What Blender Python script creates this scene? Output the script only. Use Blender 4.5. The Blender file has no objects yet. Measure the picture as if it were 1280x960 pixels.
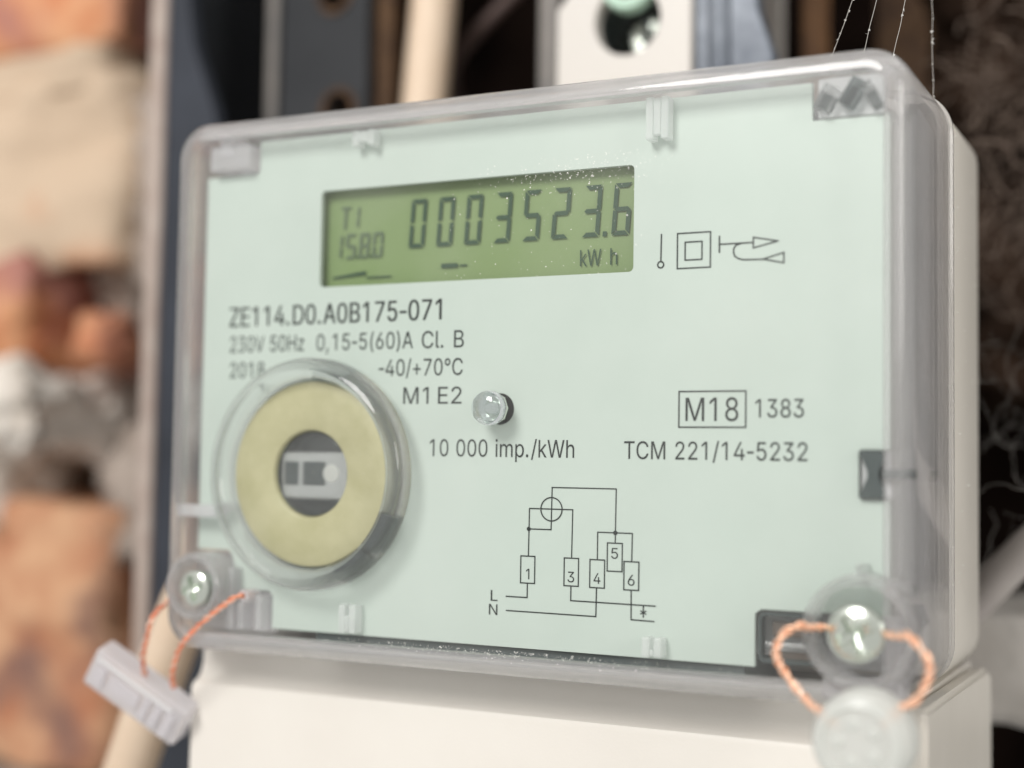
import bpy, bmesh, math, random
from mathutils import Vector, Matrix, noise
from mathutils.geometry import tessellate_polygon

# ------------------------------------------------------------------ camera, light, exposure
S = 0.001                                   # every dimension below is in millimetres
sc = bpy.context.scene
COL = sc.collection
cam_d = bpy.data.cameras.new('camera')
cam = bpy.data.objects.new('camera', cam_d)
COL.objects.link(cam)
sc.camera = cam
YAW, PITCH, ROLL = math.radians(26.5035), math.radians(3.3089), math.radians(0.9114)
fwd = Vector((-math.sin(YAW) * math.cos(PITCH), math.cos(YAW) * math.cos(PITCH), math.sin(PITCH)))
rgt = fwd.cross(Vector((0, 0, 1))).normalized()
upv = rgt.cross(fwd)
r2 = math.cos(ROLL) * rgt + math.sin(ROLL) * upv
u2 = -math.sin(ROLL) * rgt + math.cos(ROLL) * upv
cam.matrix_world = Matrix(((r2.x, u2.x, -fwd.x, 90.72 * S), (r2.y, u2.y, -fwd.y, -180.0 * S),
                           (r2.z, u2.z, -fwd.z, -12.69 * S), (0, 0, 0, 1)))
cam_d.sensor_fit = 'HORIZONTAL'
cam_d.sensor_width = 36.0
cam_d.lens = 49.99
cam_d.clip_start = 0.01
cam_d.clip_end = 20.0
cam_d.dof.use_dof = True
cam_d.dof.focus_distance = 0.1965
cam_d.dof.aperture_fstop = 6.4
cam_d.dof.aperture_blades = 9

world = bpy.data.worlds.new('World')
sc.world = world
world.use_nodes = True
world.node_tree.nodes['Background'].inputs[0].default_value = (1.0, 0.98, 0.95, 1)
world.node_tree.nodes['Background'].inputs[1].default_value = 0.62

def area(name, loc, target, size, power, color):
    d = bpy.data.lights.new(name, 'AREA')
    d.shape = 'DISK'
    d.size = size
    d.energy = power
    d.color = color
    o = bpy.data.objects.new(name, d)
    COL.objects.link(o)
    o.location = loc
    o.rotation_euler = (Vector(target) - Vector(loc)).to_track_quat('-Z', 'Y').to_euler()
    return o

area('key_lamp', (-0.12, -0.74, 0.485), (0, 0, 0), 0.36, 6.4, (1.0, 0.975, 0.95))
area('side_fill_lamp', (0.80, -0.30, 0.22), (0.03, 0.03, 0), 0.35, 2.4, (1.0, 0.97, 0.93))  # added fill without a visible source, brightens the right side of case and rim

sc.view_settings.view_transform = 'Standard'
sc.view_settings.look = 'None'
sc.view_settings.exposure = 0.0
sc.view_settings.gamma = 1.0
sc.cycles.max_bounces = 12
sc.cycles.transmission_bounces = 10
sc.cycles.transparent_max_bounces = 20
sc.cycles.glossy_bounces = 6
sc.cycles.caustics_refractive = True
sc.cycles.caustics_reflective = True
sc.cycles.sample_clamp_indirect = 4.0
sc.cycles.use_denoising = True

rnd = random.Random(7)

# ------------------------------------------------------------------ materials
def new_mat(name):
    m = bpy.data.materials.new(name)
    m.use_nodes = True
    nt = m.node_tree
    nt.nodes.clear()
    out = nt.nodes.new('ShaderNodeOutputMaterial')
    return m, nt, out

def principled(name, col, rough=0.5, metal=0.0, spec=0.5, noise_amt=0.0, noise_scale=200.0, col2=None,
               bump=0.0, bump_scale=900.0, sss=0.0, coat=0.0, ramp=(0.35, 0.7)):
    m, nt, out = new_mat(name)
    p = nt.nodes.new('ShaderNodeBsdfPrincipled')
    p.inputs['Base Color'].default_value = (*col, 1)
    p.inputs['Roughness'].default_value = rough
    p.inputs['Metallic'].default_value = metal
    p.inputs['Specular IOR Level'].default_value = spec
    if sss:
        p.inputs['Subsurface Weight'].default_value = sss
        p.inputs['Subsurface Radius'].default_value = (1, 1, 1)
        p.inputs['Subsurface Scale'].default_value = 0.0015
    if coat:
        p.inputs['Coat Weight'].default_value = coat
    tc = nt.nodes.new('ShaderNodeTexCoord')
    if col2 is not None:
        n = nt.nodes.new('ShaderNodeTexNoise')
        n.inputs['Scale'].default_value = noise_scale
        n.inputs['Detail'].default_value = 6
        n.inputs['Roughness'].default_value = 0.6
        nt.links.new(tc.outputs['Object'], n.inputs['Vector'])
        r = nt.nodes.new('ShaderNodeValToRGB')
        r.color_ramp.elements[0].position = ramp[0]
        r.color_ramp.elements[1].position = ramp[1]
        r.color_ramp.elements[0].color = (*col, 1)
        r.color_ramp.elements[1].color = (*col2, 1)
        nt.links.new(n.outputs['Fac'], r.inputs['Fac'])
        nt.links.new(r.outputs['Color'], p.inputs['Base Color'])
    if bump:
        n2 = nt.nodes.new('ShaderNodeTexNoise')
        n2.inputs['Scale'].default_value = bump_scale
        n2.inputs['Detail'].default_value = 5
        nt.links.new(tc.outputs['Object'], n2.inputs['Vector'])
        b = nt.nodes.new('ShaderNodeBump')
        b.inputs['Strength'].default_value = bump
        b.inputs['Distance'].default_value = 0.0006
        nt.links.new(n2.outputs['Fac'], b.inputs['Height'])
        nt.links.new(b.outputs['Normal'], p.inputs['Normal'])
    nt.links.new(p.outputs['BSDF'], out.inputs['Surface'])
    return m

def clear_plastic(name, col, milk, milk_col, rough=0.05, ior=1.5, straight=0.3):
    """moulded polycarbonate: refracts, passes part of the light straight on (thin walls) and scatters a milky share"""
    m, nt, out = new_mat(name)
    p = nt.nodes.new('ShaderNodeBsdfPrincipled')
    p.inputs['Base Color'].default_value = (*col, 1)
    p.inputs['Roughness'].default_value = rough
    p.inputs['IOR'].default_value = ior
    p.inputs['Transmission Weight'].default_value = 1.0
    body = p
    if straight > 0:
        tr = nt.nodes.new('ShaderNodeBsdfTransparent')
        tr.inputs['Color'].default_value = (*col, 1)
        ms = nt.nodes.new('ShaderNodeMixShader')
        ms.inputs[0].default_value = straight
        nt.links.new(p.outputs[0], ms.inputs[1])
        nt.links.new(tr.outputs[0], ms.inputs[2])
        body = ms
    if milk > 0:
        d = nt.nodes.new('ShaderNodeBsdfPrincipled')
        d.inputs['Base Color'].default_value = (*milk_col, 1)
        d.inputs['Roughness'].default_value = 0.25
        t = nt.nodes.new('ShaderNodeBsdfTranslucent')
        t.inputs['Color'].default_value = (*milk_col, 1)
        mx0 = nt.nodes.new('ShaderNodeMixShader')
        mx0.inputs[0].default_value = 0.4
        nt.links.new(d.outputs[0], mx0.inputs[1])
        nt.links.new(t.outputs[0], mx0.inputs[2])
        mx = nt.nodes.new('ShaderNodeMixShader')
        mx.inputs[0].default_value = milk
        nt.links.new(body.outputs[0], mx.inputs[1])
        nt.links.new(mx0.outputs[0], mx.inputs[2])
        nt.links.new(mx.outputs[0], out.inputs['Surface'])
    else:
        nt.links.new(body.outputs[0], out.inputs['Surface'])
    return m

def thin_window(name):
    """flat parallel sheet: passes light straight through, reflects by Fresnel, with a faint uneven dust film"""
    m, nt, out = new_mat(name)
    t = nt.nodes.new('ShaderNodeBsdfTransparent')
    t.inputs['Color'].default_value = (0.975, 0.985, 0.98, 1)
    g = nt.nodes.new('ShaderNodeBsdfGlossy')
    g.inputs['Roughness'].default_value = 0.28
    fr = nt.nodes.new('ShaderNodeFresnel')
    # the sheet has two faces: give the inner face the same air-to-plastic Fresnel as the outer one
    ge = nt.nodes.new('ShaderNodeNewGeometry')
    io = nt.nodes.new('ShaderNodeMapRange')
    io.inputs['To Min'].default_value = 1.38
    io.inputs['To Max'].default_value = 1 / 1.38
    nt.links.new(ge.outputs['Backfacing'], io.inputs['Value'])
    nt.links.new(io.outputs[0], fr.inputs['IOR'])
    mx = nt.nodes.new('ShaderNodeMixShader')
    nt.links.new(fr.outputs[0], mx.inputs[0])
    nt.links.new(t.outputs[0], mx.inputs[1])
    nt.links.new(g.outputs[0], mx.inputs[2])
    d = nt.nodes.new('ShaderNodeBsdfDiffuse')
    d.inputs['Color'].default_value = (0.8, 0.8, 0.77, 1)
    tc = nt.nodes.new('ShaderNodeTexCoord')
    n = nt.nodes.new('ShaderNodeTexNoise')
    n.inputs['Scale'].default_value = 45
    n.inputs['Detail'].default_value = 8
    nt.links.new(tc.outputs['Object'], n.inputs['Vector'])
    mr = nt.nodes.new('ShaderNodeMapRange')
    mr.inputs['From Min'].default_value = 0.4
    mr.inputs['From Max'].default_value = 0.75
    mr.inputs['To Min'].default_value = 0.0
    mr.inputs['To Max'].default_value = 0.045
    nt.links.new(n.outputs['Fac'], mr.inputs['Value'])
    mx2 = nt.nodes.new('ShaderNodeMixShader')
    nt.links.new(mr.outputs[0], mx2.inputs[0])
    nt.links.new(mx.outputs[0], mx2.inputs[1])
    nt.links.new(d.outputs[0], mx2.inputs[2])
    nt.links.new(mx2.outputs[0], out.inputs['Surface'])
    return m

MAT = {
    'plate': principled('mint_plate', (0.535, 0.60, 0.552), 0.45, spec=0.3, col2=(0.59, 0.65, 0.605), noise_scale=32, ramp=(0.3, 0.72)),
    'ink': principled('printing_ink', (0.014, 0.019, 0.018), 0.6, spec=0.2),
    'ink_thin': principled('printing_ink_thin', (0.025, 0.032, 0.03), 0.6, spec=0.2),
    'lcd': principled('display_reflector', (0.205, 0.285, 0.115), 0.4, spec=0.3, col2=(0.24, 0.31, 0.145), noise_scale=35),
    'seg': principled('display_segment', (0.045, 0.085, 0.05), 0.5, spec=0.1),
    'seg_faint': principled('display_segment_faint', (0.12, 0.165, 0.10), 0.5, spec=0.1),
    'case': principled('beige_plastic', (0.66, 0.625, 0.56), 0.42, col2=(0.70, 0.665, 0.60), noise_scale=50, bump=0.05, bump_scale=2500),
    'tcover': principled('cream_plastic', (0.69, 0.655, 0.60), 0.38, col2=(0.72, 0.69, 0.635), noise_scale=40, bump=0.04, bump_scale=2500),
    'chassis': principled('grey_inner_plastic', (0.66, 0.655, 0.66), 0.5, col2=(0.58, 0.58, 0.585), noise_scale=90),
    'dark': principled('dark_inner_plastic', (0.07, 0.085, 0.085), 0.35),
    'slot': principled('slot_brown', (0.12, 0.095, 0.08), 0.5),
    'rim': clear_plastic('clear_rim', (0.955, 0.955, 0.96), 0.15, (0.985, 0.97, 0.96), 0.012, straight=0.3),
    'clear': clear_plastic('clear_solid', (0.97, 0.975, 0.975), 0.05, (0.8, 0.8, 0.8), 0.03),
    'collar': clear_plastic('clear_collar', (0.97, 0.97, 0.97), 0.05, (0.97, 0.97, 0.96), 0.01, straight=0.4),
    'lens': clear_plastic('guide_lens_clear', (0.95, 0.97, 1.0), 0.06, (0.85, 0.9, 0.95), 0.01, straight=0.0),
    'clipc': clear_plastic('clear_clip', (0.97, 0.98, 0.975), 0.55, (0.97, 0.98, 0.975), 0.03, straight=0.6),
    'milky': clear_plastic('milky_clear', (0.93, 0.93, 0.95), 0.42, (0.975, 0.955, 0.965), 0.04, straight=0.5),
    'tint': clear_plastic('smoky_clear', (0.55, 0.60, 0.60), 0.05, (0.5, 0.5, 0.5), 0.05),
    'window': thin_window('clear_window'),
    'yellow': principled('yellowed_disc', (0.385, 0.365, 0.205), 0.36, col2=(0.50, 0.475, 0.30), noise_scale=140, bump=0.2, bump_scale=420, ramp=(0.28, 0.72)),
    'zinc': principled('zinc_screw', (0.72, 0.77, 0.70), 0.2, metal=1.0, bump=0.2, bump_scale=500),
    'chrome': principled('bright_lens_metal', (0.83, 0.83, 0.82), 0.16, metal=0.85),
    'white': principled('white_plastic', (0.61, 0.58, 0.54), 0.4),
    'tag': clear_plastic('seal_plastic', (0.90, 0.90, 0.93), 0.5, (0.95, 0.93, 0.945), 0.06, straight=0.35),
    'seal': clear_plastic('seal_frosted', (0.93, 0.95, 0.93), 0.6, (0.90, 0.915, 0.89), 0.2),
    'red_wire': principled('red_copper_wire', (0.72, 0.16, 0.075), 0.32, metal=0.35, col2=(0.85, 0.42, 0.25), noise_scale=900),
    'copper': principled('copper_wire', (0.90, 0.46, 0.28), 0.3, metal=0.45, col2=(0.95, 0.64, 0.46), noise_scale=700),
    'red_wire_pale': principled('pale_copper_wire', (0.76, 0.30, 0.18), 0.35, metal=0.3, col2=(0.86, 0.60, 0.48), noise_scale=900),
    'copper_pale': principled('bright_copper_wire', (0.92, 0.50, 0.31), 0.22, metal=0.4, col2=(0.96, 0.74, 0.60), noise_scale=700),
    'dust': principled('dust_fleck', (0.80, 0.79, 0.75), 0.8),
    'cable': principled('cream_cable', (0.66, 0.50, 0.36), 0.45, col2=(0.74, 0.60, 0.46), noise_scale=60),
    'gcable': principled('grey_cable', (0.42, 0.38, 0.36), 0.6, col2=(0.50, 0.46, 0.43), noise_scale=60),
    'bwire': principled('brown_wire', (0.075, 0.045, 0.038), 0.5),
    'steel': principled('dark_painted_steel', (0.025, 0.029, 0.038), 0.5, spec=0.3, col2=(0.045, 0.052, 0.068), noise_scale=40),
    'panel': principled('slate_panel', (0.018, 0.020, 0.023), 0.55, spec=0.3, col2=(0.030, 0.032, 0.036), noise_scale=40),
    'gsteel': principled('worn_grey_steel', (0.13, 0.125, 0.12), 0.5, metal=0.2, col2=(0.21, 0.19, 0.17), noise_scale=70),
    'edge': principled('rusty_edge', (0.37, 0.29, 0.25), 0.7, col2=(0.48, 0.41, 0.36), noise_scale=120),
    'blue': principled('blue_grey_steel', (0.075, 0.09, 0.115), 0.4, metal=0.2, col2=(0.23, 0.255, 0.29), noise_scale=90),
    'rust': principled('rusty_steel', (0.05, 0.03, 0.02), 0.8, spec=0.2, col2=(0.13, 0.075, 0.04), noise_scale=150),
    'wood': principled('old_wood', (0.20, 0.10, 0.04), 0.7, col2=(0.10, 0.05, 0.025), noise_scale=160),
    'void': principled('deep_shade_wall', (0.002, 0.0015, 0.0014), 0.9, spec=0.0, col2=(0.014, 0.009, 0.007), noise_scale=28, bump=0.8, bump_scale=60),  # near-black colour paints in the deep shade of the recess
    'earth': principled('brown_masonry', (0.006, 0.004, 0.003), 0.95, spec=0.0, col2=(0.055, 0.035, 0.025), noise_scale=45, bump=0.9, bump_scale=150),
    'mint': principled('mint_plastic', (0.42, 0.60, 0.48), 0.35),
    'web': principled('cobweb', (0.55, 0.52, 0.48), 0.8),
    'web_dark': principled('dusty_cobweb', (0.07, 0.05, 0.04), 0.9, spec=0.1, col2=(0.20, 0.155, 0.125), noise_scale=200),
    'mortar': principled('lime_mortar', (0.20, 0.155, 0.125), 0.9, col2=(0.52, 0.44, 0.38), noise_scale=60, bump=0.9, bump_scale=300),
    'plaster': principled('white_mortar', (0.55, 0.47, 0.39), 0.9, col2=(0.85, 0.80, 0.73), noise_scale=60, bump=0.9, bump_scale=250, ramp=(0.3, 0.5)),
    'block': principled('pale_render', (0.50, 0.47, 0.43), 0.85, col2=(0.62, 0.59, 0.55), noise_scale=90, bump=0.6, bump_scale=200),
}

def brick_mat(name, a, b, smear, lo, hi, zmid=None):
    m, nt, out = new_mat(name)
    p = nt.nodes.new('ShaderNodeBsdfPrincipled')
    p.inputs['Roughness'].default_value = 0.9
    tc = nt.nodes.new('ShaderNodeTexCoord')
    n = nt.nodes.new('ShaderNodeTexNoise'); n.inputs['Scale'].default_value = 85; n.inputs['Detail'].default_value = 6
    n2 = nt.nodes.new('ShaderNodeTexNoise'); n2.inputs['Scale'].default_value = 38; n2.inputs['Detail'].default_value = 5
    nt.links.new(tc.outputs['Object'], n.inputs['Vector']); nt.links.new(tc.outputs['Object'], n2.inputs['Vector'])
    r = nt.nodes.new('ShaderNodeValToRGB')
    r.color_ramp.elements[0].position = 0.35; r.color_ramp.elements[1].position = 0.65
    r.color_ramp.elements[0].color = (*a, 1); r.color_ramp.elements[1].color = (*b, 1)
    nt.links.new(n.outputs['Fac'], r.inputs['Fac'])
    r2_ = nt.nodes.new('ShaderNodeValToRGB')
    r2_.color_ramp.elements[0].position = lo; r2_.color_ramp.elements[1].position = hi
    if zmid is None:
        nt.links.new(n2.outputs['Fac'], r2_.inputs['Fac'])
    else:       # limewash that only reached the upper part of the brick
        sx = nt.nodes.new('ShaderNodeSeparateXYZ'); nt.links.new(tc.outputs['Object'], sx.inputs[0])
        ma = nt.nodes.new('ShaderNodeMath'); ma.operation = 'MULTIPLY_ADD'
        ma.inputs[1].default_value = 9.0; ma.inputs[2].default_value = -9.0 * zmid
        nt.links.new(sx.outputs['Z'], ma.inputs[0])
        ad = nt.nodes.new('ShaderNodeMath'); ad.operation = 'ADD'
        nt.links.new(ma.outputs[0], ad.inputs[0]); nt.links.new(n2.outputs['Fac'], ad.inputs[1])
        nt.links.new(ad.outputs[0], r2_.inputs['Fac'])
    mix = nt.nodes.new('ShaderNodeMix'); mix.data_type = 'RGBA'
    nt.links.new(r2_.outputs['Color'], mix.inputs[0])
    nt.links.new(r.outputs['Color'], mix.inputs[6])
    mix.inputs[7].default_value = (*smear, 1)
    nt.links.new(mix.outputs[2], p.inputs['Base Color'])
    b_ = nt.nodes.new('ShaderNodeBump'); b_.inputs['Strength'].default_value = 0.8; b_.inputs['Distance'].default_value = 0.002
    nt.links.new(n.outputs['Fac'], b_.inputs['Height']); nt.links.new(b_.outputs['Normal'], p.inputs['Normal'])
    nt.links.new(p.outputs[0], out.inputs['Surface'])
    return m

MAT['brick_a'] = brick_mat('orange_brick', (0.60, 0.22, 0.10), (0.74, 0.40, 0.22), (0.42, 0.19, 0.15), 0.42, 0.56)
MAT['brick_b'] = brick_mat('limewashed_brick', (0.55, 0.26, 0.14), (0.62, 0.36, 0.22), (0.62, 0.48, 0.35), 0.42, 0.56, zmid=0.036)
MAT['brick_c'] = brick_mat('weathered_brick', (0.46, 0.19, 0.10), (0.66, 0.39, 0.23), (0.24, 0.13, 0.10), 0.52, 0.66)

# ------------------------------------------------------------------ mesh helpers (mm in, metres out)
def link(name, me, mat, parent=None, smooth=False, kind=None, label=None):
    o = bpy.data.objects.new(name, me)
    COL.objects.link(o)
    if mat is not None:
        me.materials.clear()
        me.materials.append(MAT[mat])
    if smooth:
        for p in me.polygons:
            p.use_smooth = True
    if parent is not None:
        o.parent = parent
        o.location = [-c for c in world_of(parent)]
    if kind:
        o['kind'] = kind
    if label:
        o['label'] = label
    return o

def world_of(o):
    v = Vector(o.location)
    while o.parent is not None:
        o = o.parent
        v += Vector(o.location)
    return v

def from_bm(name, bm, mat, parent=None, smooth=False, **k):
    bmesh.ops.recalc_face_normals(bm, faces=bm.faces)
    me = bpy.data.meshes.new(name)
    for v in bm.verts:
        v.co *= S
    bm.to_mesh(me)
    bm.free()
    return link(name, me, mat, parent, smooth, **k)

def thing(name, loc, label, cat, group=None):
    o = bpy.data.objects.new(name, None)
    COL.objects.link(o)
    o.empty_display_size = 0.01
    o.location = [c * S for c in loc]
    o['label'] = label
    o['category'] = cat
    if group:
        o['group'] = group
    return o

def tag(o, label, cat, group=None):
    o['label'] = label
    o['category'] = cat
    if group:
        o['group'] = group
    return o

def box(bm, x0, x1, y0, y1, z0, z1, bev=0.0, seg=2, mat=None):
    r = bmesh.ops.create_cube(bm, size=1)
    vs = r['verts']
    for v in vs:
        v.co = Vector(((x0 + x1) / 2 + v.co.x * (x1 - x0), (y0 + y1) / 2 + v.co.y * (y1 - y0), (z0 + z1) / 2 + v.co.z * (z1 - z0)))
        if mat is not None:
            v.co = mat @ v.co
    if bev:
        es = list({e for v in vs for e in v.link_edges})
        bmesh.ops.bevel(bm, geom=es, offset=bev, segments=seg, affect='EDGES', profile=0.5)

def add_box(name, x0, x1, y0, y1, z0, z1, mat, parent=None, bev=0.3, seg=2, smooth=False, m=None, **k):
    bm = bmesh.new()
    box(bm, x0, x1, y0, y1, z0, z1, bev, seg, m)
    return from_bm(name, bm, mat, parent, smooth, **k)

def rrect(x0, x1, z0, z1, r, n=8):
    pts = []
    for cx, cz, a0 in ((x1 - r, z1 - r, 0), (x0 + r, z1 - r, 90), (x0 + r, z0 + r, 180), (x1 - r, z0 + r, 270)):
        for i in range(n + 1):
            a = math.radians(a0 + 90 * i / n)
            pts.append((cx + r * math.cos(a), cz + r * math.sin(a)))
    return pts

def loft(name, ext, r, prof, mat, parent=None, closed=True, cap=True, smooth=True, n=8, **k):
    """sweep profile [(inset, y)] round a rounded rectangle; closed: profile is a loop, else stacked with caps"""
    bm = bmesh.new()
    rings = []
    x0, x1, z0, z1 = ext
    for ins, y in prof:
        pts = rrect(x0 + ins, x1 - ins, z0 + ins, z1 - ins, max(r - ins, 0.6), n)
        rings.append([bm.verts.new((px, y, pz)) for px, pz in pts])
    m = len(rings[0])
    L = len(rings)
    for i in range(L if closed else L - 1):
        a, b = rings[i], rings[(i + 1) % L]
        for j in range(m):
            bm.faces.new((a[j], a[(j + 1) % m], b[(j + 1) % m], b[j]))
    if not closed and cap:
        bm.faces.new(rings[0])
        bm.faces.new(rings[-1])
    o = from_bm(name, bm, mat, parent, smooth, **k)
    sharp(o)
    return o

def sharp(o, ang=35):
    me = o.data
    try:
        me.set_sharp_from_angle(angle=math.radians(ang))
    except Exception:
        pass

def lathe(name, cx, cz, prof, mat, parent=None, n=64, smooth=True, closed=False, a0=0, a1=360, **k):
    """revolve [(radius, y)] about an axis parallel to y through (cx, cz)"""
    bm = bmesh.new()
    full = abs(a1 - a0) >= 359.9
    cnt = n if full else n + 1
    rings = []
    for rr, y in prof:
        if rr < 1e-6:
            rings.append([bm.verts.new((cx, y, cz))])
        else:
            rings.append([bm.verts.new((cx + rr * math.cos(math.radians(a0 + (a1 - a0) * i / n)), y,
                                        cz + rr * math.sin(math.radians(a0 + (a1 - a0) * i / n)))) for i in range(cnt)])
    L = len(rings)
    for i in range(L if closed else L - 1):
        a, b = rings[i], rings[(i + 1) % L]
        for j in range(cnt if full else cnt - 1):
            j2 = (j + 1) % cnt
            if len(a) == 1 and len(b) == 1:
                continue
            if len(a) == 1:
                bm.faces.new((a[0], b[j], b[j2]))
            elif len(b) == 1:
                bm.faces.new((a[j], a[j2], b[0]))
            else:
                bm.faces.new((a[j], a[j2], b[j2], b[j]))
    if not full and closed:
        bm.faces.new([r_[0] for r_ in rings])
        bm.faces.new([r_[-1] for r_ in rings])
    o = from_bm(name, bm, mat, parent, smooth, **k)
    sharp(o)
    return o

def catmull(pts, per=12):
    P = [Vector(p) for p in pts]
    P = [2 * P[0] - P[1]] + P + [2 * P[-1] - P[-2]]
    out = []
    for i in range(1, len(P) - 2):
        for k in range(per):
            t = k / per
            a, b, c, d = P[i - 1], P[i], P[i + 1], P[i + 2]
            out.append(0.5 * ((2 * b) + (c - a) * t + (2 * a - 5 * b + 4 * c - d) * t * t + (3 * b - a - 3 * c + d) * t ** 3))
    out.append(P[-2])
    return out

def frames(path):
    T = []
    for i in range(len(path)):
        a = path[max(i - 1, 0)]
        b = path[min(i + 1, len(path) - 1)]
        T.append((b - a).normalized())
    n = T[0].orthogonal().normalized()
    F = []
    for t in T:
        n = (n - t * n.dot(t)).normalized()
        F.append((t, n, t.cross(n)))
    return F

def tube_bm(bm, path, rad, n=10):
    path = [Vector(p) for p in path]
    F = frames(path)
    rings = []
    for i, (p, (t, a, b)) in enumerate(zip(path, F)):
        r_ = rad(i / (len(path) - 1)) if callable(rad) else rad
        rings.append([bm.verts.new(p + r_ * (math.cos(2 * math.pi * k / n) * a + math.sin(2 * math.pi * k / n) * b)) for k in range(n)])
    for i in range(len(rings) - 1):
        for k in range(n):
            bm.faces.new((rings[i][k], rings[i][(k + 1) % n], rings[i + 1][(k + 1) % n], rings[i + 1][k]))
    bm.faces.new(rings[0])
    bm.faces.new(rings[-1])

def tube(name, pts, rad, mat, parent=None, n=12, per=12, **k):
    bm = bmesh.new()
    tube_bm(bm, catmull(pts, per) if len(pts) > 2 else pts, rad, n)
    return from_bm(name, bm, mat, parent, True, **k)

def twisted(name, pts, rad, amp, pitch, mat, parent=None):
    """two thin strands wound round each other along the path"""
    jr = random.Random(len(pts) * 31 + int(pitch * 10))
    pts = [pts[0]] + [tuple(c + jr.gauss(0, 0.16) for c in q) for q in pts[1:-1]] + [pts[-1]]
    path = catmull(pts, 40)
    F = frames(path)
    ln = 0
    strands = [[], []]
    for i, p in enumerate(path):
        if i:
            ln += (p - path[i - 1]).length
        t, a, b = F[i]
        for s in (0, 1):
            an = 2 * math.pi * (ln + 0.5 * math.sin(ln * 0.9)) / pitch + math.pi * s
            strands[s].append(p + amp * (math.cos(an) * a + math.sin(an) * b))
    for s in (0, 1):
        bm = bmesh.new()
        tube_bm(bm, strands[s], rad, 8)
        from_bm(name, bm, mat if s == 0 else mat + '_pale', parent, True)

def filled(name, loops, y0, y1, mat, parent=None, bev=0.0, **k):
    """flat sheet with holes: loops of (x, z); first is the outline"""
    cu = bpy.data.curves.new(name, 'CURVE')
    cu.dimensions = '2D'
    cu.fill_mode = 'BOTH'
    cu.extrude = (y1 - y0) / 2
    cu.bevel_depth = bev
    for lp in loops:
        sp = cu.splines.new('POLY')
        sp.points.add(len(lp) - 1)
        for q, (x, z) in zip(sp.points, lp):
            q.co = (x, z, 0, 1)
        sp.use_cyclic_u = True
    tmp = bpy.data.objects.new('tmp', cu)
    COL.objects.link(tmp)
    dg = bpy.context.evaluated_depsgraph_get()
    me = bpy.data.meshes.new_from_object(tmp.evaluated_get(dg))
    bpy.data.objects.remove(tmp)
    bpy.data.curves.remove(cu)
    me.name = name
    ym = (y0 + y1) / 2
    for v in me.vertices:
        x, z, h = v.co
        v.co = (x * S, (ym - h) * S, z * S)
    me.update()
    return link(name, me, mat, parent, False, **k)

def circle(cx, cz, r, n=48):
    return [(cx + r * math.cos(2 * math.pi * i / n), cz + r * math.sin(2 * math.pi * i / n)) for i in range(n)]

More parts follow.
